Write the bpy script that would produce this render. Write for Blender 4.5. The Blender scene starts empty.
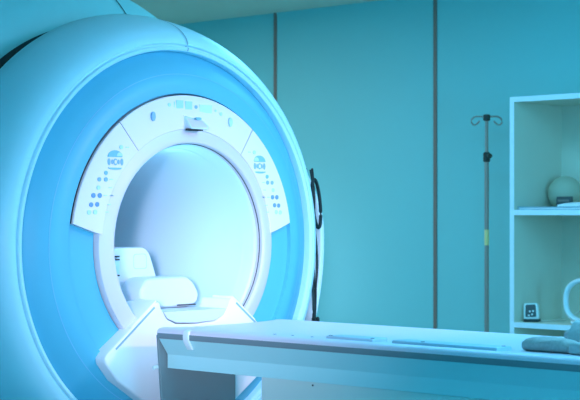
import bpy, bmesh, math, random
from mathutils import Vector, Matrix
random.seed(4)
C = bpy.context.scene.collection
PI = math.pi
Y0, Z0 = 3.5, 1.15            # axis of the scanner bore (runs along X)
EYE = 1.25

# ------------------------------------------------------------------ materials
def mat(name, col, rough=0.5, metal=0.0, var=0.03, scale=8.0, spec=0.5, emit=None, estr=0.0, bump=0.0, alpha=None):
    m = bpy.data.materials.new(name); m.use_nodes = True
    nt = m.node_tree; b = nt.nodes['Principled BSDF']
    tc = nt.nodes.new('ShaderNodeTexCoord'); nz = nt.nodes.new('ShaderNodeTexNoise')
    nz.inputs['Scale'].default_value = scale; nz.inputs['Detail'].default_value = 4
    nt.links.new(tc.outputs['Object'], nz.inputs['Vector'])
    rp = nt.nodes.new('ShaderNodeMapRange')
    rp.inputs[3].default_value = 1 - var; rp.inputs[4].default_value = 1 + var
    nt.links.new(nz.outputs['Fac'], rp.inputs[0])
    mx = nt.nodes.new('ShaderNodeVectorMath'); mx.operation = 'SCALE'
    mx.inputs[0].default_value = col
    nt.links.new(rp.outputs[0], mx.inputs['Scale'])
    nt.links.new(mx.outputs[0], b.inputs['Base Color'])
    b.inputs['Roughness'].default_value = rough; b.inputs['Metallic'].default_value = metal
    b.inputs['Specular IOR Level'].default_value = spec
    if bump:
        bp = nt.nodes.new('ShaderNodeBump'); bp.inputs['Strength'].default_value = bump
        bp.inputs['Distance'].default_value = 0.002
        nt.links.new(nz.outputs['Fac'], bp.inputs['Height']); nt.links.new(bp.outputs['Normal'], b.inputs['Normal'])
    if emit:
        b.inputs['Emission Color'].default_value = (*emit, 1); b.inputs['Emission Strength'].default_value = estr
    return m

M = dict(
    shell=mat('white_shell', (.58, .83, .90), .36, var=.01),
    body=mat('magnet_shell', (.46, .76, .76), .42, var=.015),
    trim=mat('white_trim', (.70, .62, .67), .4, var=.01),
    panel=mat('panel_white', (.86, .73, .78), .45, var=.01),
    blue=mat('blue_face', (.10, .46, .62), .45, var=.015),
    bore=mat('bore_liner', (.74, .89, .96), .6, var=.01),
    gap=mat('dark_gap', (.05, .05, .05), .8),
    groove=mat('groove_blue', (.30, .44, .50), .6),
    crease=mat('crease_blue', (.22, .52, .74), .5),
    wall=mat('wall_paint', (.25, .70, .72), .7, var=.02, scale=1.5, spec=.3),
    seam=mat('seam_strip', (.26, .20, .17), .6),
    ceil=mat('ceiling_paint', (.82, .76, .62), .85, var=.02, scale=2, spec=.2),
    floor=mat('floor_vinyl', (.26, .46, .48), .5, var=.08, scale=5),
    table=mat('table_white', (.82, .70, .80), .4, var=.01),
    plate=mat('plate_blue', (.52, .62, .74), .4, var=.01),
    under=mat('table_side', (.52, .80, .80), .5, var=.015),
    rail=mat('rail_dark', (.22, .26, .28), .45),
    pedestal=mat('pedestal_cover', (.74, .78, .72), .5, var=.02),
    support=mat('support_dark', (.19, .24, .25), .55),
    clip=mat('clip_white', (.85, .86, .86), .4),
    dock=mat('dock_white', (.94, .86, .88), .4, var=.01),
    black=mat('black_rubber', (.012, .012, .012), .45),
    steel=mat('steel_pole', (.42, .36, .32), .4, metal=.35),
    knob=mat('black_plastic', (.03, .04, .035), .4),
    sticker=mat('yellow_sticker', (.95, .80, .36), .6),
    shelfm=mat('shelf_white', (.74, .74, .66), .5, var=.02),
    shelfin=mat('shelf_inner', (.72, .66, .52), .6, var=.02),
    edge=mat('shelf_edging', (.84, .88, .92), .4),
    ink=mat('ink_blue', (.26, .46, .72), .5),
    inkd=mat('ink_dark', (.16, .32, .56), .5),
    inkl=mat('ink_pale', (.52, .74, .86), .5),
    inkg=mat('ink_teal', (.22, .50, .58), .5),
    disp=mat('display_pale', (.48, .72, .88), .25),
    displ=mat('display_faint', (.62, .80, .90), .25),
    hood=mat('hood_blue', (.70, .80, .88), .4),
    coil=mat('coil_white', (.70, .72, .78), .42, var=.01),
    fabric=mat('strap_fabric', (.50, .44, .42), .85, var=.25, scale=120, bump=.5),
    fabric2=mat('strap_fabric_pale', (.54, .54, .54), .8, var=.2, scale=140, bump=.5),
    ball=mat('ball_grey', (.52, .47, .34), .7, var=.05),
    folder=mat('folder_blue', (.30, .46, .56), .5),
    paper=mat('paper_white', (.86, .88, .92), .7),
    device=mat('device_dark', (.10, .09, .09), .4),
    devwhite=mat('device_shell', (.78, .76, .72), .4),
    cord=mat('cord_grey', (.72, .60, .50), .6),
    frame=mat('frame_pale', (.80, .82, .84), .4),
    frosted=mat('frosted_plastic', (.60, .52, .44), .35, var=.05),
    lamp=mat('added_lamp_glow', (.8, .9, .95), .5, emit=(.3, .8, 1), estr=3),  # glow of the added ceiling panels and window
    lampframe=mat('lamp_frame', (.7, .7, .7), .5),
)

# ------------------------------------------------------------------ mesh builder
class MB:
    def __init__(s): s.v, s.f, s.m, s.ms = [], [], [], []
    def mi(s, m):
        if m not in s.ms: s.ms.append(m)
        return s.ms.index(m)
    def grid(s, rows, m, closed_u=False, closed_v=False):
        """rows: list of equal length lists of points"""
        o = len(s.v); nu = len(rows); nv = len(rows[0]); k = s.mi(m)
        for r in rows: s.v += [tuple(p) for p in r]
        for i in range(nu if closed_u else nu - 1):
            for j in range(nv if closed_v else nv - 1):
                a = o + i * nv + j; b = o + i * nv + (j + 1) % nv
                c = o + ((i + 1) % nu) * nv + (j + 1) % nv; d = o + ((i + 1) % nu) * nv + j
                s.f.append((a, b, c, d)); s.m.append(k)
        return s
    def poly(s, pts, m):
        o = len(s.v); s.v += [tuple(p) for p in pts]; s.f.append(tuple(range(o, o + len(pts)))); s.m.append(s.mi(m)); return s
    def lathe(s, prof, m, seg=144, a0=0.0, a1=360.0, c=(Y0, Z0)):
        """prof: (radius, x); angle from the top, positive towards +y"""
        full = abs(a1 - a0) >= 359.99
        n = seg if full else max(2, int(seg * (a1 - a0) / 360) + 1)
        rows = []
        for i in range(n if full else n + 1):
            t = math.radians(a0 + (a1 - a0) * i / n)
            rows.append([(x, c[0] + r * math.sin(t), c[1] + r * math.cos(t)) for r, x in prof])
        return s.grid(rows, m, closed_u=full)
    def prism_x(s, pts, x0, x1, m, cap=True):
        """pts: closed (y,z) outline extruded from x0 to x1"""
        s.grid([[(x0, y, z) for y, z in pts], [(x1, y, z) for y, z in pts]], m, closed_v=True)
        if cap:
            s.poly([(x0, y, z) for y, z in pts], m); s.poly([(x1, y, z) for y, z in reversed(pts)], m)
        return s
    def box(s, x0, x1, y0, y1, z0, z1, m):
        return s.prism_x([(y0, z0), (y1, z0), (y1, z1), (y0, z1)], x0, x1, m)
    def tube(s, pts, r, m, n=10, cap=True):
        pts = [Vector(p) for p in pts]; rows = []
        up = Vector((0, 0, 1))
        for i, p in enumerate(pts):
            t = (pts[min(i + 1, len(pts) - 1)] - pts[max(i - 1, 0)]).normalized()
            u = t.cross(up)
            if u.length < 1e-3: u = t.cross(Vector((0, 1, 0)))
            u.normalize(); w = t.cross(u).normalized()
            rr = r[i] if isinstance(r, (list, tuple)) else r
            rows.append([p + u * math.cos(a) * rr + w * math.sin(a) * rr for a in [2 * PI * k / n for k in range(n)]])
        s.grid(rows, m, closed_v=True)
        if cap: s.poly(rows[0], m); s.poly(list(reversed(rows[-1])), m)
        return s
    def disc(s, c, n, r, h, m, seg=20, sx=1.0, sy=1.0, up=(0, 0, 1), a0=0, a1=360):
        """raised flat button: centre on a surface, normal n"""
        n = Vector(n).normalized(); u = Vector(up).cross(n).normalized(); w = n.cross(u); c = Vector(c)
        full = a1 - a0 >= 360
        A = [math.radians(a0 + (a1 - a0) * k / (seg if full else seg - 1)) for k in range(seg)]
        lo = [c - n * .002 + u * math.cos(a) * r * sx + w * math.sin(a) * r * sy for a in A]
        hi = [p + n * (h + .002) for p in lo]
        s.grid([lo, hi], m, closed_v=True); s.poly(hi, m); s.poly(list(reversed(lo)), m)
        return s
    def build(s, name, parent=None, bevel=0.0, bseg=3, smooth=30, weld=True, subsurf=0):
        me = bpy.data.meshes.new(name)
        off = Vector((0, 0, 0)); p = parent
        while p is not None: off += p.location; p = p.parent
        me.from_pydata([Vector(v) - off for v in s.v], [], s.f)
        for m in s.ms: me.materials.append(m)
        me.polygons.foreach_set('material_index', s.m)
        bm = bmesh.new(); bm.from_mesh(me)
        if weld: bmesh.ops.remove_doubles(bm, verts=bm.verts, dist=1e-5)
        bmesh.ops.recalc_face_normals(bm, faces=bm.faces)
        if bevel:
            ed = [e for e in bm.edges if len(e.link_faces) == 2 and e.calc_face_angle(0) > math.radians(28)]
            bmesh.ops.bevel(bm, geom=ed, offset=bevel, segments=bseg, profile=.5, affect='EDGES', clamp_overlap=True)
        bm.to_mesh(me); bm.free()
        me.shade_smooth(); me.set_sharp_from_angle(angle=math.radians(smooth))
        o = bpy.data.objects.new(name, me); C.objects.link(o)
        if parent: o.parent = parent
        if subsurf:
            md = o.modifiers.new('subsurf', 'SUBSURF'); md.levels = subsurf; md.render_levels = subsurf
        return o

def thing(name, loc, label, cat, group=None):
    o = bpy.data.objects.new(name, None); o.location = loc; o.empty_display_size = .1; C.objects.link(o)
    return tag(o, label, cat, group)
def tag(o, label, cat, group=None):
    o['label'] = label; o['category'] = cat
    if group: o['group'] = group
    return o
def struct(o): o['kind'] = 'structure'; return o
def lab(o, label): o['label'] = label; return o

# ------------------------------------------------------------------ room
WY, CZ, XL, XR, YF = 6.8, 2.43, -8.2, 1.6, -1.4
def slab(name, b, m): return struct(MB().box(*b, m).build(name))
slab('floor', (XL, XR, YF, WY, -.1, 0), M['floor'])
slab('ceiling', (XL, XR, YF, WY, CZ, CZ + .1), M['ceil'])
slab('wall_back', (XL - .1, XR + .1, WY, WY + .1, -.1, CZ + .1), M['wall'])
slab('wall_left', (XL - .1, XL, YF, WY, -.1, CZ + .1), M['wall'])
slab('wall_right', (XR, XR + .1, YF, WY, -.1, CZ + .1), M['wall'])
slab('wall_front', (XL - .1, XR + .1, YF - .1, YF, -.1, CZ + .1), M['wall'])
# vertical joints between the back wall's panels
for i, x in enumerate((-6.545, -5.35, -7.74)):
    slab('trim_%d' % (i + 1), (x - .011, x + .011, WY - .006, WY + .001, 0, CZ), M['seam'])
slab('trim_4', (XL, XR, WY - .004, WY + .001, CZ - .012, CZ), M['wall'])

# ------------------------------------------------------------------ MRI scanner
def arc_prof(pts, n=6):
    """Catmull-Rom through (R, x) points"""
    out = []
    P = [pts[0]] + list(pts) + [pts[-1]]
    for i in range(1, len(P) - 2):
        for k in range(n):
            t = k / n; q = []
            for d in (0, 1):
                a, b, c, e = (P[i + j][d] for j in (-1, 0, 1, 2))
                q.append(.5 * (2 * b + (c - a) * t + (2 * a - 5 * b + 4 * c - e) * t * t + (3 * b - a - 3 * c + e) * t ** 3))
            out.append(tuple(q))
    return out + [pts[-1]]

scan = thing('mri_scanner', (-4.7, Y0, 0), 'large white MRI scanner with blue face ring and round open bore', 'medical scanner')

# main magnet housing behind the front cowling
bodyprof = [(.65, -4.128)] + arc_prof([(.684, -4.134), (.765, -4.187), (.848, -4.275), (.905, -4.358), (.938, -4.455), (.952, -4.57), (.952, -5.2),
                                      (.94, -5.5), (.90, -5.62), (.80, -5.68), (.40, -5.69)])
mb = MB().lathe(bodyprof, M['body'])
seamp = [(r + .0015, x + .0015) for r, x in bodyprof[2:40]]
mb.lathe([(r, x + .0025) for r, x in bodyprof if r < .736 and x > -4.3], M['gap'])  # dark band coloured onto the cheek as shade behind the cowling
mb.lathe(seamp, M['gap'], a0=9.6, a1=9.95)
mb.build('magnet_housing', scan)
# plinth the housing stands on
MB().box(-5.55, -4.22, Y0 - .62, Y0 + .62, 0, .42, M['body']).build('plinth', scan, bevel=.03)

# front cowling: rounded white ring
cowl = [(.620, -3.89), (.6212, -3.813), (.6240, -3.804), (.634, -3.801), (.6370, -3.804), (.6385, -3.813), (.6425, -3.813), (.6450, -3.806)] + \
    arc_prof([(.648, -3.805), (.668, -3.815), (.694, -3.842), (.718, -3.885), (.742, -3.950), (.756, -4.015), (.750, -4.060), (.722, -4.095), (.690, -4.112)]) + [(.66, -4.118)]
mb = MB().lathe(cowl, M['shell'], seg=192)
mb.lathe([(r + .0012, x + .0012) for r, x in cowl[1:-8]], M['groove'], a0=3.4, a1=3.85)
mb.lathe([(.670, -4.108), (.684, -4.1155), (.686, -4.134), (.670, -4.136)], M['gap'])
cw = mb.build('front_cowling', scan)

# blue face ring, with a soft crease round it
bl = arc_prof([(.6215, -3.827), (.607, -3.816), (.578, -3.794), (.546, -3.7765), (.515, -3.7655), (.483, -3.763)]) + [(.480, -3.776), (.382, -3.770), (.379, -3.80)]
mb = MB().lathe(bl, M['blue'], seg=192)
mb.lathe([(.5466, -3.7758), (.5455, -3.7750), (.5444, -3.7750)], M['crease'])
mb.build('face_ring', scan)

# white trim round the bore
tr = [(.377, -3.80), (.3785, -3.757)] + arc_prof([(.376, -3.750), (.36, -3.744), (.337, -3.738), (.326, -3.738)]) + [(.323, -3.742), (.3215, -3.770)]
MB().lathe(tr, M['trim'], seg=160).build('bore_trim', scan)
# tunnel
ln = [(.3215, -3.768), (.3195, -3.770)] + arc_prof([(.316, -3.775), (.311, -3.82), (.308, -3.95), (.308, -5.0), (.31, -5.6), (.33, -5.66), (.40, -5.69)])
mb = MB().lathe(ln, M['bore'], seg=128)
mb.lathe([(.3217, -3.752), (.3200, -3.7535), (.3200, -3.7545), (.3217, -3.756)], M['gap'], seg=128)
mb.build('bore_liner', scan)

# control panels: three arcs of white panel above the bore
def px_(r): return -3.7535 + (.477 - r) / .105 * .010
def ppt(r, a, lift=0.0):
    t = math.radians(a)
    return Vector((px_(r) + lift, Y0 + r * math.sin(t), Z0 + r * math.cos(t)))
def panel(a0, a1, e0=0, e1=0):
    """e0, e1: how far the inner corners reach past the outer ones (degrees)"""
    n = max(8, int(abs(a1 - a0) / 1.5)); rows = []
    R = ((.367, -.03), (.367, -.002), (.3685, 0), (.40, 0), (.43, 0), (.46, 0), (.4745, 0), (.4765, -.002), (.4765, -.03))
    for i in range(n + 1):
        row = []
        for r, l in R:
            k = (.4765 - r) / .11
            b0, b1 = a0 + e0 * k, a1 + e1 * k
            row.append(ppt(r, b0 + (b1 - b0) * i / n, l))
        rows.append(row)
    mb = MB().grid(rows, M['panel'])
    mb.poly(rows[0], M['panel']); mb.poly(list(reversed(rows[-1])), M['panel'])
    # shadow gap round the outside of the panel
    mb.lathe([(.4765, -3.77), (.4795, -3.7615)], M['gap'], a0=a0, a1=a1)
    return mb.build('control_panel', scan)
pt = panel(-37.2, 37.2); pl = panel(-81.8, -37.6, -3.0); pr = panel(37.6, 81.8, 0, 3.0)
NP = Vector((1, 0, 0))
def on(y, z):
    """point of the panel surface at (y, z) measured from the bore's axis"""
    r = math.hypot(y, z); return Vector((px_(r), Y0 + y, Z0 + z))
def btn(par, y, z, m, r=.0075, sx=1., sy=1., name='button'):
    MB().disc(on(y, z), NP, r, .0022, M[m], sx=sx, sy=sy, up=(0, 0, 1)).build(name, par)
def mark(mb, y, z, w, h, m):
    p = on(y, z); x0, x1 = p.x - .002, p.x + .0012
    mb.box(x0, x1, p.y - w / 2, p.y + w / 2, p.z - h / 2, p.z + h / 2, M[m])
# (y, z, material, name) of the left panel's keys, measured from the axis; the right panel mirrors them
KEYS = [(-.290, .302, 'inkl', 1.0), (-.351, .222, 'inkg', 1.0),
        (-.376, .202, 'ink', 1.0), (-.352, .202, 'ink', 1.05),
        (-.380, .177, 'inkl', 1.0),
        (-.399, .153, 'inkd', 1.15), (-.376, .153, 'inkd', 1.15),
        (-.408, .125, 'inkd', 1.1), (-.386, .126, 'inkd', 1.1),
        (-.416, .102, 'inkl', 1.1), (-.394, .103, 'inkl', 1.1)]
for par, s in ((pl, 1), (pr, -1)):
    for y, z, m, k in KEYS: btn(par, s * y, z, m, .0066 * k)
    for y, z, m, k in KEYS[::2] + KEYS[5:7]:
        mk = MB(); mark(mk, s * (y + .024 if y > -.355 else y + .044), z, .012, .0025, 'inkl'); mk.build('legend', par)
    # the round position key: dome, row of signs, foot line
    yc, zc = s * -.314, .259
    sy = MB()
    sy.disc(on(yc, zc + .012), NP, .029, .0018, M['inkg'], sx=.98, sy=.72, a0=0, a1=180, seg=18)
    sy.disc(on(yc + s * .016, zc + .015), NP, .013, .0026, M['inkl'], sx=.9, sy=.9, a0=0, a1=180, seg=12)
    for dy, w in ((-.024, .0085), (-.012, .006), (.012, .006), (.024, .0085)):
        sy.disc(on(yc + dy, zc - .003), NP, w, .0018, M['ink'], sx=.62, sy=1.25, seg=14)
    sy.disc(on(yc, zc - .003), NP, .0095, .0018, M['ink'], sx=.85, sy=1.1, seg=16)
    sy.disc(on(yc, zc - .003), NP, .0055, .0026, M['panel'], sx=.85, sy=1.1, seg=16)
    sy.disc(on(yc, zc - .0205), NP, .029, .0018, M['inkg'], sx=.98, sy=.22, a0=180, a1=360, seg=18)
    sy.build('position_key', par)
# top panel: two knobs, displays, small marks
for y, z, m in ((-.160, .402, 'ink'), (.178, .398, 'inkl')):
    MB().disc(on(y, z), NP, .011, .006, M[m], sx=.75, sy=1.35).build('knob', pt)
for y, z, w, h, m in ((-.0435, .4455, .030, .026, 'disp'), (-.0055, .4440, .030, .026, 'disp'), (.070, .436, .055, .026, 'displ')):
    mk = MB(); mark(mk, y, z, w, h, m); mk.build('display', pt)
for y, z, r, m in ((-.088, .442, .006, 'inkl'), (.026, .440, .006, 'ink'), (.114, .432, .004, 'inkl'), (.138, .423, .006, 'inkl')):
    MB().disc(on(y, z), NP, r, .002, M[m]).build('indicator', pt)
mk = MB(); mark(mk, -.066, .444, .004, .018, 'inkl'); mk.build('legend', pt)
# lamp hood over the bore
h = MB()
hb = [on(-.030, .412), on(.030, .402), on(.040, .384), on(.034, .369), on(-.026, .371)]
xf = [.004, .024, .044, .044, .030]
top = [p + Vector((d, 0, -.004)) for p, d in zip(hb, xf)]
h.grid([[p - Vector((.004, 0, 0)) for p in hb], top], M['hood'], closed_v=True); h.poly(top, M['trim']); h.poly(list(reversed(hb)), M['gap'])
ho = h.build('lamp_hood', scan, bevel=.006)
MB().box(-3.745, -3.722, Y0 - .024, Y0 + .032, Z0 + .363, Z0 + .3688, M['gap']).build('lamp_slot', ho)
MB().disc(on(.012, .402) + Vector((.016, 0, -.001)), NP, .009, .010, M['inkg'], sx=1.3, sy=.5).build('lamp_lens', ho)

# docking cover under the bore: an upturned wedge with two wings
def dock_outline(k=1.0, notch=True):
    L = [(-.154, -.178), (-.172, -.178), (-.366, -.325), (-.378, -.340), (-.373, -.358), (-.326, -.412), (-.232, -.474), (-.155, -.525), (-.12, -.58), (-.12, -1.14)]
    R = [(-y, z) for y, z in reversed(L)]
    N = [(.154, -.178), (.150, -.195), (.125, -.232), (.085, -.249), (0, -.253), (-.085, -.249), (-.125, -.232), (-.150, -.195)]
    return L + R[:-1] + N
pts = [(Y0 + y, Z0 + z) for y, z in dock_outline()]
MB().prism_x(pts, -3.86, -3.72, M['dock']).build('dock_cover', scan, bevel=.007, smooth=40)
dk = scan.children[-1]
for s in (-1, 1):
    # groove that runs beside each wing's rim
    g = MB(); a = Vector((-3.7192, Y0 + s * .178, Z0 - .193)); b = Vector((-3.7192, Y0 + s * .335, Z0 - .314))
    n = (b - a).cross(Vector((1, 0, 0))).normalized() * .0035
    g.poly([a - n, b - n, b + n, a + n], M['groove'])
    dx = Vector((-.002, 0, 0)); g.poly([a - n + dx, a + n + dx, b + n + dx, b - n + dx], M['groove'])
    g.build('wing_groove', dk)
    # raised rim along the inner half of the wing
    e = [Vector((-3.7215, Y0 + s * y, Z0 + z)) for y, z in ((.166, -.184), (.276, -.2665), (.271, -.250), (.167, -.169))]
    rm = MB().grid([e, [p + Vector((-.10, 0, 0)) for p in e]], M['dock'], closed_v=True)
    rm.poly(e, M['dock']); rm.poly([p + Vector((-.10, 0, 0)) for p in reversed(e)], M['dock']); rm.build('wing_rim', dk, bevel=.004)

# curved cover standing on the far side of the cowling
mb = MB(); rows = []
for i in range(49):
    t = i / 48; a = math.radians(72.5 + 50 * t); k = max(0, 1 - t / .28)
    r0 = .930 - .045 * k ** 2; x0 = -4.03 - .02 * k; th = .022 - .008 * k
    rows.append([(x, Y0 + r * math.sin(a), Z0 + r * math.cos(a)) for r, x in ((r0, x0), (r0 + th, x0), (r0 + th, -4.42), (r0, -4.42))])
mb.grid(rows, M['dock'], closed_v=True); mb.poly(rows[0], M['dock']); mb.poly(list(reversed(rows[-1])), M['dock'])
mb.build('side_cover', scan, bevel=.005)
# inner wall that joins the cover to the housing, behind the cables
mb = MB(); rows = []
for i in range(25):
    a = math.radians(74 + 46 * i / 24)
    rows.append([(x, Y0 + r * math.sin(a), Z0 + r * math.cos(a)) for r, x in ((.90, -4.43), (.948, -4.43), (.948, -4.46), (.90, -4.46))])
mb.grid(rows, M['shell'], closed_v=True); mb.poly(rows[0], M['shell']); mb.poly(list(reversed(rows[-1])), M['shell'])
mb.build('side_bracket', scan)

# ------------------------------------------------------------------ cables hung beside the cowling
cab = thing('cable_bundle', (-4.03, 4.39, .78), 'bundle of black cables hanging behind the right rim of the scanner', 'cables')
def wob(p0, p1, n, amp):
    p0, p1 = Vector(p0), Vector(p1); out = []
    ph = [random.uniform(0, 6) for _ in range(3)]
    for i in range(n + 1):
        t = i / n; w = math.sin(PI * t) ** .5 if 0 < t < 1 else 0
        out.append(p0.lerp(p1, t) + Vector((math.sin(ph[0] + 5 * t), math.sin(ph[1] + 7 * t), 0)) * amp * w)
    return out
def cabpath(off, ztop, zbot, n=34):
    out = []; ph = random.uniform(0, 6)
    for i in range(n + 1):
        z = ztop + (zbot - ztop) * i / n; dz = z - Z0
        y = Y0 + math.sqrt(max(.01, (.902 - off) ** 2 - (dz * .85) ** 2)) + .004 * math.sin(ph + 11 * i / n)
        if z < 1.1: y = max(y, 4.392 - off)
        out.append((-4.012 + .006 * math.sin(ph * 2 + 7 * i / n), y, z))
    return out
for off, zt, zb, r in ((.016, 1.415, .80, .0045), (.030, 1.41, .86, .0035), (.042, 1.40, 1.16, .004), (.024, 1.36, .78, .004)):
    MB().tube(cabpath(off, zt, zb), r, M['black'], n=8).build('cable', cab)
lp = [(-4.012, 4.386 + .021 * math.sin(a) - .012 * math.cos(a), 1.285 + .090 * math.cos(a)) for a in [2 * PI * k / 36 for k in range(37)]]
for off, zt, zb in ((.052, 1.425, 1.19), (.044, 1.415, 1.10)):
    P = [(-4.008, y - .030 * max(0, (z - 1.2) / .23), z) for _, y, z in cabpath(off - .02, zt, zb)]
    MB().tube(P, .0042, M['black'], n=8).build('cable', cab)
MB().tube(lp, .0065, M['black'], n=8).build('cable_loop', cab)
for k in range(4):
    e = Vector((-4.012, 4.362 + .010 * k, .80 + .012 * (k % 2)))
    MB().tube([e + Vector((0, .004, .05)), e + Vector((0, 0, .048)), e, e - Vector((0, .002, .012))], [.004, .008, .008, .004], M['black'], n=8).build('plug', cab)

# ------------------------------------------------------------------ patient table
TX0, TX1 = -3.595, -1.2
tb = thing('patient_table', (-2.4, Y0, 0), 'long white patient table sliding out from the scanner bore', 'table')
def Hz(h): return EYE - h
def mir(pts): return pts + [(2 * Y0 - y, z) for y, z in reversed(pts)]
# top slab with rounded lip and a shallow tray
topo = [(3.222, Hz(.366)), (3.220, Hz(.3597)), (3.222, Hz(.353)), (3.228, Hz(.3475)), (3.238, Hz(.345)), (3.262, Hz(.3447)), (3.272, Hz(.3462)), (3.32, Hz(.348)), (3.40, Hz(.350))]
MB().prism_x(mir(topo), TX0, TX1, M['table']).build('tabletop', tb, smooth=35)
for s in (-1, 1):
    ya = Y0 + s * .281; yb = Y0 + s * .262
    MB().box(TX0 + .002, TX1 - .002, min(ya, yb), max(ya, yb), Hz(.3765), Hz(.3595), M['rail']).build('side_rail', tb, bevel=.002)
und = [(3.26, Hz(.468)), (3.26, Hz(.427)), (3.224, Hz(.3757)), (3.235, Hz(.366))]
MB().prism_x(mir(und), TX0 + .004, TX1 - .004, M['under']).build('underframe', tb, smooth=20)
# far groove along the tray
MB().box(-3.2, TX1 - .02, 3.668, 3.673, Hz(.351), Hz(.3487), M['groove']).build('tray_groove', tb)
# supports
MB().prism_x([(3.226, Hz(.366)), (3.250, .60), (3.27, 0), (3.556, 0), (3.556, Hz(.366))], -3.607, -3.597, M['support']).build('end_support', tb, bevel=.004)
MB().box(-3.205, -1.75, 3.268, 3.74, 0.0, Hz(.466), M['pedestal']).build('pedestal', tb, bevel=.006)
MB().disc((-3.002, 3.268, Hz(.478)), (0, -1, 0), .0026, .002, M['knob']).build('screw', tb)
# accessory plates along the near edge
def plate(x0, x1, dots):
    p = MB().box(x0, x1, 3.268, 3.332, Hz(.352), Hz(.3375), M['plate']).build('accessory_plate', tb, bevel=.004)
    for x, y in dots: MB().disc((x, y, Hz(.3375)), (0, 0, 1), .006, .0008, M['gap'], sx=1.0, sy=.8, up=(0, 1, 0)).build('slot', p)
    return p
plate(-2.955, -2.785, [(-2.948, 3.281), (-2.796, 3.281)])
plate(-2.72, -2.375, [(-2.625, 3.283), (-2.392, 3.318)])
for x in (-3.18, -3.11, -3.035): MB().disc((x, 3.30, Hz(.3472)), (0, 0, 1), .0045, .0006, M['gap'], up=(0, 1, 0)).build('slot', tb)
# little white clip on the near rail
MB().prism_x([(3.232, Hz(.3445)), (3.217, Hz(.350)), (3.214, Hz(.365)), (3.216, Hz(.380)), (3.232, Hz(.405)), (3.238, Hz(.403)), (3.222, Hz(.378)), (3.222, Hz(.350))],
            -3.475, -3.452, M['clip']).build('rail_clip', tb, bevel=.001)
MB().tube([(-3.604, 3.230, Hz(.464)), (-3.604, 3.213, Hz(.466))], .006, M['clip']).build('release_knob', tb)
# cradle that runs on into the bore
cr = [(-.1370, -.210), (-.1215, -.2300), (-.083, -.2455), (0, -.2495), (.083, -.2455), (.1220, -.2305), (.1380, -.210)]
MB().prism_x([(Y0 + y, Z0 + z) for y, z in cr], -5.1, -3.722, M['coil']).build('cradle', tb, smooth=50)

# ------------------------------------------------------------------ coil inside the bore
hc = thing('head_coil', (-4.0, 3.45, .9405), 'white head coil housing standing inside the scanner bore', 'medical coil')
def rounded(pts, r, n=5):
    out = []
    N = len(pts)
    for i in range(N):
        p0, p, p1 = (Vector(pts[(i + d) % N]) for d in (-1, 0, 1))
        a = (p0 - p); b = (p1 - p); rr = min(r, a.length * .45, b.length * .45)
        a = p + a.normalized() * rr; b = p + b.normalized() * rr
        for k in range(n + 1):
            t = k / n; out.append(tuple(a * (1 - t) ** 2 + p * 2 * t * (1 - t) + b * t * t))
    return out
tw = rounded([(3.385, .9415), (3.385, 1.136), (3.545, 1.136), (3.590, 1.02), (3.60, .9415)], .035)
to = MB().prism_x(tw, -4.16, -4.00, M['coil']).build('tower', hc, bevel=.008)
sq = rounded([(3.478, 1.065), (3.478, 1.115), (3.535, 1.115), (3.538, 1.065)], .012)
inn = rounded([(3.480, 1.067), (3.480, 1.113), (3.533, 1.113), (3.536, 1.067)], .011)
q = MB().grid([[(-3.9985, y, z) for y, z in sq], [(-3.9985, y, z) for y, z in inn]], M['inkl'], closed_v=True); q.build('hatch_outline', to)
cn = MB().box(-4.002, -3.990, 3.392, 3.412, 1.050, 1.100, M['inkl']).build('connector', to, bevel=.002)
for z in (1.108, 1.098, 1.046):
    MB().box(-4.0, -3.988, 3.393, 3.410, z - .0025, z + .0025, M['gap']).build('pin', cn)
bk = rounded([(3.40, .9415), (3.385, 1.0), (3.42, 1.040), (3.59, 1.042), (3.622, 1.025), (3.648, .985), (3.642, .955), (3.61, .9415)], .025)
MB().prism_x(bk, -3.97, -3.86, M['coil']).build('front_block', hc, bevel=.014)
MB().box(-3.8605, -3.855, 3.545, 3.625, .947, .951, M['gap']).build('latch', hc)

# ------------------------------------------------------------------ IV pole
px, py = -4.878, 6.62
iv = thing('iv_pole', (px, py, 0), 'thin steel drip stand with two curled hooks before the back wall', 'drip stand')
MB().tube([(px, py, .05), (px, py, 1.535)], .0115, M['steel'], n=16).build('pole', iv)
MB().tube([(px, py, 1.50), (px, py, 1.73)], .0085, M['steel'], n=16).build('inner_rod', iv)
MB().tube([(px, py, 1.51), (px, py, 1.515), (px, py, 1.555), (px, py, 1.56)], [.013, .018, .018, .013], M['knob'], n=16).build('clamp', iv)
MB().tube([(px + .012, py - .008, 1.54), (px + .030, py - .018, 1.54), (px + .031, py - .019, 1.54), (px + .042, py - .026, 1.54)], [.006, .006, .014, .011], M['knob'], n=14).build('clamp_knob', iv)
MB().tube([(px, py, 1.72), (px, py, 1.723), (px, py, 1.75), (px, py, 1.753)], [.012, .018, .018, .012], M['knob'], n=16).build('hook_collar', iv)
dv = Vector((.726, .687, 0))
for s in (-1, 1):
    P = []
    for l, z in ((.0, 1.726), (.03, 1.727), (.055, 1.727), (.068, 1.722), (.077, 1.710), (.078, 1.697), (.070, 1.686), (.060, 1.684), (.050, 1.690), (.036, 1.704)):
        P.append(Vector((px, py, z + .015)) + dv * l * s)
    MB().tube(P, .0042, M['steel'], n=8).build('hook', iv)
MB().tube([(px, py, 1.085), (px, py, 1.165)], .0122, M['sticker'], n=16).build('sticker', iv)
for k in range(5):
    a = 2 * PI * k / 5
    e = Vector((px + .16 * math.cos(a), py + .16 * math.sin(a), .062))
    lg = MB().tube([(px, py, .10), e], [.014, .010], M['steel'], n=10).build('leg', iv)
    MB().tube([e + Vector((-.01, 0, -.035)), e + Vector((.01, 0, -.035))], .027, M['knob'], n=16).build('castor', lg)
MB().tube([(px, py, .07), (px, py, .13)], .022, M['steel'], n=16).build('hub', iv)

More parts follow.
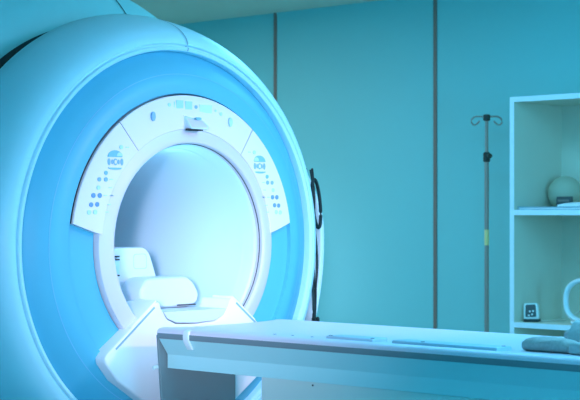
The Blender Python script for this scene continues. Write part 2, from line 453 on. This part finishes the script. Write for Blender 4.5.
# ------------------------------------------------------------------ shelf unit
SX0, SX1, SY0, SY1 = -4.556, -3.52, 6.37, 6.79
sh = thing('shelf_unit', ((SX0 + SX1) / 2, (SY0 + SY1) / 2, 0), 'pale open shelf unit against the back wall right of the drip stand', 'shelf')
ZT = 1.812
def board(name, b, m=None, edge=True):
    mb = MB().box(*b, m or M['shelfm'])
    o = mb.build(name, sh); return o
def edged(name, x0, x1, z0, z1):
    mb = MB().box(x0, x1, SY0 + .002, SY1 - .012, z0, z1, M['shelfin'])
    mb.box(x0, x1, SY0, SY0 + .0019, z0, z1, M['edge'])
    return mb.build(name, sh, weld=False)
edged('side_panel', SX0, SX0 + .025, 0, ZT)
edged('side_panel', SX1 - .025, SX1, 0, ZT)
edged('top_panel', SX0 + .025, SX1 - .025, ZT - .025, ZT)
for z in (1.265, .722, .30): edged('shelf', SX0 + .025, SX1 - .025, z - .025, z)
MB().box(SX0 + .001, SX1 - .001, SY1 - .012, SY1, 0.0, ZT - .001, M['shelfin']).build('back_panel', sh)
edged('kick_board', SX0 + .025, SX1 - .025, 0, .07)

# things on the upper shelf
def sphere(c, r, m, nu=32, nv=20, flat=.0):
    mb = MB(); rows = []
    for i in range(nv + 1):
        t = PI * i / nv; zz = max(-r * (1 - flat), -r * math.cos(t))
        rows.append([(c[0] + r * math.sin(t) * math.cos(2 * PI * j / nu), c[1] + r * math.sin(t) * math.sin(2 * PI * j / nu), c[2] + zz) for j in range(nu)])
    return mb.grid(rows, m, closed_v=True)
tag(sphere((-4.440, 6.675, 1.266 + .0816), .085, M['ball'], flat=.04).build('ball'), 'grey round ball at the back of the upper shelf', 'ball')
fo = thing('folder', (-4.25, 6.47, 1.265), 'flat blue folder lying at the front of the upper shelf', 'folder')
MB().box(-4.53, -3.98, 6.395, 6.56, 1.2655, 1.2685, M['folder']).build('cover', fo)
MB().box(-4.525, -3.985, 6.40, 6.555, 1.2686, 1.2775, M['paper']).build('pages', fo)
MB().box(-4.53, -3.98, 6.395, 6.56, 1.2776, 1.2805, M['folder']).build('cover', fo)
cl = MB(); rows = []
for i in range(13):
    x = -4.305 + .32 * i / 12; r = []
    for k in range(10):
        t = k / 9; yy = 6.405 + .13 * t
        hgt = .008 + .015 * min(1, i / 3) * math.sin(PI * min(1, max(0, t * .92 + .04))) ** .6 + .003 * math.sin(i * 1.3)
        r.append((x, yy, 1.2815 + hgt))
    rows.append([(x, 6.405, 1.2810)] + r + [(x, 6.535, 1.2810)])
cl.grid(rows, M['paper'], closed_v=True); cl.poly(rows[0], M['paper']); cl.poly(list(reversed(rows[-1])), M['paper'])
tag(cl.build('folded_cloth', smooth=60), 'white folded cloth on the blue folder on the upper shelf', 'cloth')
dvv = thing('handheld_device', (-4.385, 6.585, 1.265), 'small dark boxy device between the ball and the white cloth', 'device')
MB().prism_x([(6.564, 1.2655), (6.564, 1.318), (6.569, 1.330), (6.587, 1.330), (6.587, 1.2655)], -4.42, -4.335, M['device']).build('case', dvv, bevel=.003)
MB().box(-4.41, -4.345, 6.5625, 6.565, 1.305, 1.316, M['seam']).build('screen', dvv)

LZ = .7225
# things on the lower shelf
dc = thing('dock_station', (-4.478, 6.44, LZ), 'small white stand-up device with dark screen on the lower shelf', 'device')
pv = Matrix.Translation((-4.478, 6.44, LZ)) @ Matrix.Rotation(math.radians(22), 4, 'Z') @ Matrix.Rotation(math.radians(-12), 4, 'X')
def xf_build(mb, mtx, *a, **k):
    mb.v = [tuple(mtx @ Vector(v)) for v in mb.v]; return mb.build(*a, **k)
def plate_xz(pts, y0, y1, m):
    mb = MB(); mb.grid([[(x, y0, z) for x, z in pts], [(x, y1, z) for x, z in pts]], m, closed_v=True)
    mb.poly([(x, y0, z) for x, z in pts], m); mb.poly([(x, y1, z) for x, z in reversed(pts)], m); return mb
case = xf_build(plate_xz(rounded([(-.036, .008), (-.040, .088), (.030, .092), (.040, .012)], .012), -.016, .016, M['devwhite']), pv, 'case', dc, bevel=.004)
xf_build(plate_xz(rounded([(-.027, .020), (-.029, .080), (.020, .083), (.027, .022)], .008), -.0175, -.0155, M['device']), pv, 'screen', dc)
for x, z in ((.006, .034), (-.010, .028), (.010, .050), (-.006, .048)):
    xf_build(MB().box(x - .004, x + .004, -.0195, -.017, z - .004, z + .004, M['devwhite']), pv, 'key', case)
xf_build(plate_xz([(-.034, 0), (-.034, .014), (.038, .014), (.038, 0)], -.02, .035, M['knob']), Matrix.Translation((-4.478, 6.44, LZ + .0002)) @ Matrix.Rotation(math.radians(22), 4, 'Z'), 'foot', dc, bevel=.002)
tag(MB().tube([(-4.448, 6.475, LZ + .0035), (-4.425, 6.52, LZ + .0035), (-4.40, 6.61, LZ + .0035), (-4.385, 6.68, LZ + .030), (-4.37, 6.745, LZ + .062)], .0036, M['cord'], n=8).build('power_cord'),
    'thin pale cord running back from the small device on the lower shelf', 'cord')
rc = thing('round_coil', (-4.17, 6.52, LZ), 'pale oval loop housing cut by the right edge on the lower shelf', 'medical coil')
def loop(cx, cz, a, b, y, r, m, n=48, e=2.6):
    P = []
    for k in range(n):
        t = 2 * PI * k / n; c_, s_ = math.cos(t), math.sin(t)
        P.append(Vector((cx + a * math.copysign(abs(c_) ** (2 / e), c_), y, cz + b * math.copysign(abs(s_) ** (2 / e), s_))))
    rows = []
    for k in range(n):
        t = (P[(k + 1) % n] - P[k - 1]).normalized(); w = Vector((0, 1, 0)); u = t.cross(w)
        rows.append([P[k] + u * math.cos(q) * r + w * math.sin(q) * r * 1.4 for q in [2 * PI * j / 12 for j in range(12)]])
    return MB().grid(rows, m, closed_u=True, closed_v=True)
loop(-4.145, LZ + .112, .135, .1, 6.44, .012, M['frame']).build('rim', rc)
loop(-4.13, LZ + .112, .100, .078, 6.56, .010, M['frosted']).build('inner_ring', rc)
loop(-4.13, LZ + .115, .060, .055, 6.60, .010, M['frosted']).build('inner_ring', rc)
MB().box(-4.25, -4.01, 6.43, 6.63, LZ + .0005, LZ + .017, M['frame']).build('base', rc, bevel=.006)

# ------------------------------------------------------------------ pads and straps at the table's near end
def sandbag(x0, x1, y0, y1, z0, h, m, sag=.25):
    rows = []; nu, nv = 18, 20
    for i in range(nu + 1):
        t = i / nu; e = (1 - abs(2 * t - 1) ** 4) ** .35 if 0 < t < 1 else .0
        e = max(e, .30); x = x0 + (x1 - x0) * t; r = []
        for j in range(nv):
            a = 2 * PI * j / nv; c_, s_ = math.cos(a), math.sin(a)
            yy = (y0 + y1) / 2 + (y1 - y0) / 2 * math.copysign(abs(c_) ** .6, c_) * (.85 + .15 * e)
            zz = z0 + h / 2 + h / 2 * math.copysign(abs(s_) ** .75, s_) * e + (.003 * math.sin(9 * t + j) if s_ > .2 else 0)
            if s_ < 0: zz = z0 + (h / 2) * (1 - abs(s_) ** .75)
            r.append((x, yy, zz))
        rows.append(r)
    mb = MB().grid(rows, m, closed_v=True); mb.poly(rows[0], m); mb.poly(list(reversed(rows[-1])), m)
    return mb
ZT_ = Hz(.3500) + .001
b1 = sandbag(-2.352, -2.215, 3.335, 3.412, ZT_, .035, M['fabric']).build('sandbag', smooth=60)
tag(b1, 'grey padded sandbag lying flat on the table at the right', 'sandbag')
b2 = thing('strap_pad', (-2.18, 3.5, ZT_), 'folded pale grey fabric strap pad at the right edge of the table', 'strap')
sandbag(-2.338, -2.02, 3.50, 3.66, ZT_, .064, M['fabric2']).build('pad', b2, smooth=60)
st = MB(); rows = []
for k in range(17):
    t = k / 16; y = 3.432 + .26 * t
    z = ZT_ + .004 + .065 * min(1, math.sin(PI * min(1, t * 1.02)) * 2.2) ** .8 if t < .98 else ZT_ + .003
    xx = -2.285 + .01 * t
    rows.append([(xx, y, z), (xx + .10, y, z + .003), (xx + .10, y, z + .008), (xx, y, z + .005)])
st.grid(rows, M['fabric2'], closed_v=True); st.poly(rows[0], M['fabric2']); st.poly(list(reversed(rows[-1])), M['fabric2'])
st.build('strap', b2, smooth=50)
MB().box(-2.205, -2.10, 3.325, 3.43, ZT_ + .0012, ZT_ + .030, M['fabric2']).build('buckle', b2, bevel=.008)

# ------------------------------------------------------------------ added ceiling panels and fill lights, all out of view
def added_ceiling_lamp(x, y, w, d, label, power, col, group=None):
    t = thing('added_ceiling_light', (x, y, CZ), label, 'light', group)
    fr = MB()
    for a in ((-w/2-.02, -w/2, -d/2-.02, d/2+.02), (w/2, w/2+.02, -d/2-.02, d/2+.02), (-w/2, w/2, -d/2-.02, -d/2), (-w/2, w/2, d/2, d/2+.02)):
        fr.box(x+a[0], x+a[1], y+a[2], y+a[3], CZ-.02, CZ, M['lampframe'])
    fr.build('frame', t)
    MB().box(x - w/2, x + w/2, y - d/2, y + d/2, CZ - .008, CZ, M['lamp']).build('diffuser', t)
    L = bpy.data.lights.new('added_ceiling_lamp', 'AREA'); L.shape = 'RECTANGLE'; L.size = w; L.size_y = d
    L.energy = power; L.color = col
    o = bpy.data.objects.new('added_ceiling_lamp', L); o.location = (x, y, CZ - .025); C.objects.link(o)
CY = (.09, .56, 1.0); WH = (1.0, .90, .92)
added_ceiling_lamp(-4.2, 5.1, 1.2, .6, 'added, unseen ceiling light panel nearest the shelf unit', 22, CY)
added_ceiling_lamp(-2.3, 4.3, 1.2, .6, 'added, unseen ceiling light panel above the patient table', 36, CY)
added_ceiling_lamp(-6.6, 5.2, 1.2, .6, 'added, unseen ceiling light panel behind the scanner', 26, (.82, .74, .74))
added_ceiling_lamp(-.9, -.9, 1.2, .6, 'added, unseen ceiling light panel on the camera side of the room', 72, CY)
# unseen window added in the right wall, glowing to light the scanner's front
wn = bpy.data.objects.new('added_window_1', None); wn.location = (XR, 3.3, 1.0); C.objects.link(wn); struct(wn)
f = MB()
for b_ in ((2.25, 4.35, .93, 1.0), (2.25, 4.35, 2.0, 2.07), (2.25, 2.32, 1.0, 2.0), (4.28, 4.35, 1.0, 2.0)):
    f.box(XR - .03, XR + .001, *b_, M['lampframe'])
f.build('added_window_frame', wn)
MB().box(XR - .012, XR - .002, 2.32, 4.28, 1.0, 2.0, M['lamp']).build('pane', wn)
L = bpy.data.lights.new('added_window_light', 'AREA'); L.shape = 'RECTANGLE'; L.size = 1.9; L.size_y = .95; L.energy = 118; L.color = CY
o = bpy.data.objects.new('added_window_light', L); o.location = (XR - .04, 3.3, 1.5); o.rotation_euler = (0, math.radians(90), 0); C.objects.link(o)

def spot(name, loc, target, power, col, size, blend, rad):
    L = bpy.data.lights.new(name, 'SPOT'); L.energy = power; L.color = col
    L.spot_size = math.radians(size); L.spot_blend = blend; L.shadow_soft_size = rad
    o = bpy.data.objects.new(name, L); o.location = loc
    o.rotation_euler = (Vector(target) - Vector(loc)).to_track_quat('-Z', 'Y').to_euler(); C.objects.link(o)
spot('added_key_spot', (-.8, 4.3, 2.35), (-3.72, 3.60, 1.15), 212, (1, .50, .60), 33, .9, .12)  # added key light, out of view, whitens the scanner's front
spot('added_bore_spot', (.72, -1.08, 1.5), (-3.75, 3.60, 1.05), 3700, (.58, .64, .88), 7.8, .8, .40)  # added fill from behind the camera to brighten the bore
# housings added for the two unseen spots
t = thing('spotlight', (-.8, 4.3, CZ), 'added, unseen round ceiling spotlight aimed at the scanner', 'light')
MB().tube([(-.8, 4.3, CZ - .06), (-.8, 4.3, CZ)], .055, M['lampframe'], n=24).build('housing', t)
t = thing('added_wall_light', (.72, YF, 1.5), 'added, unseen flat round wall light behind the camera', 'light')
MB().tube([(.72, YF + .001, 1.5), (.72, YF + .012, 1.5)], .42, M['lampframe'], n=48).build('housing', t)

L = bpy.data.lights.new('added_bore_lamp', 'POINT'); L.energy = .9; L.color = (.30, .72, 1); L.shadow_soft_size = .05  # unseen lamp added inside the bore to lift its entrance
o = bpy.data.objects.new('added_bore_lamp', L); o.location = (-3.85, Y0 - .03, Z0 + .21); C.objects.link(o)
W = bpy.data.worlds.new('World'); bpy.context.scene.world = W; W.use_nodes = True
W.node_tree.nodes['Background'].inputs[0].default_value = (.5, .7, .75, 1)
W.node_tree.nodes['Background'].inputs[1].default_value = .1

# ------------------------------------------------------------------ camera
cd = bpy.data.cameras.new('camera'); cam = bpy.data.objects.new('camera', cd); C.objects.link(cam)
cam.location = (0, 0, EYE); cam.rotation_euler = (math.radians(90), 0, math.asin(.687))
cd.sensor_width = 36; cd.lens = 1600 / 580 * 36; cd.shift_y = 13 / 580
cd.dof.use_dof = True; cd.dof.focus_distance = 5.0; cd.dof.aperture_fstop = 9
S = bpy.context.scene; S.camera = cam
S.view_settings.view_transform = 'Standard'; S.view_settings.look = 'None'
S.view_settings.exposure = -0.12; S.view_settings.gamma = 1; S.view_settings.use_curve_mapping = False
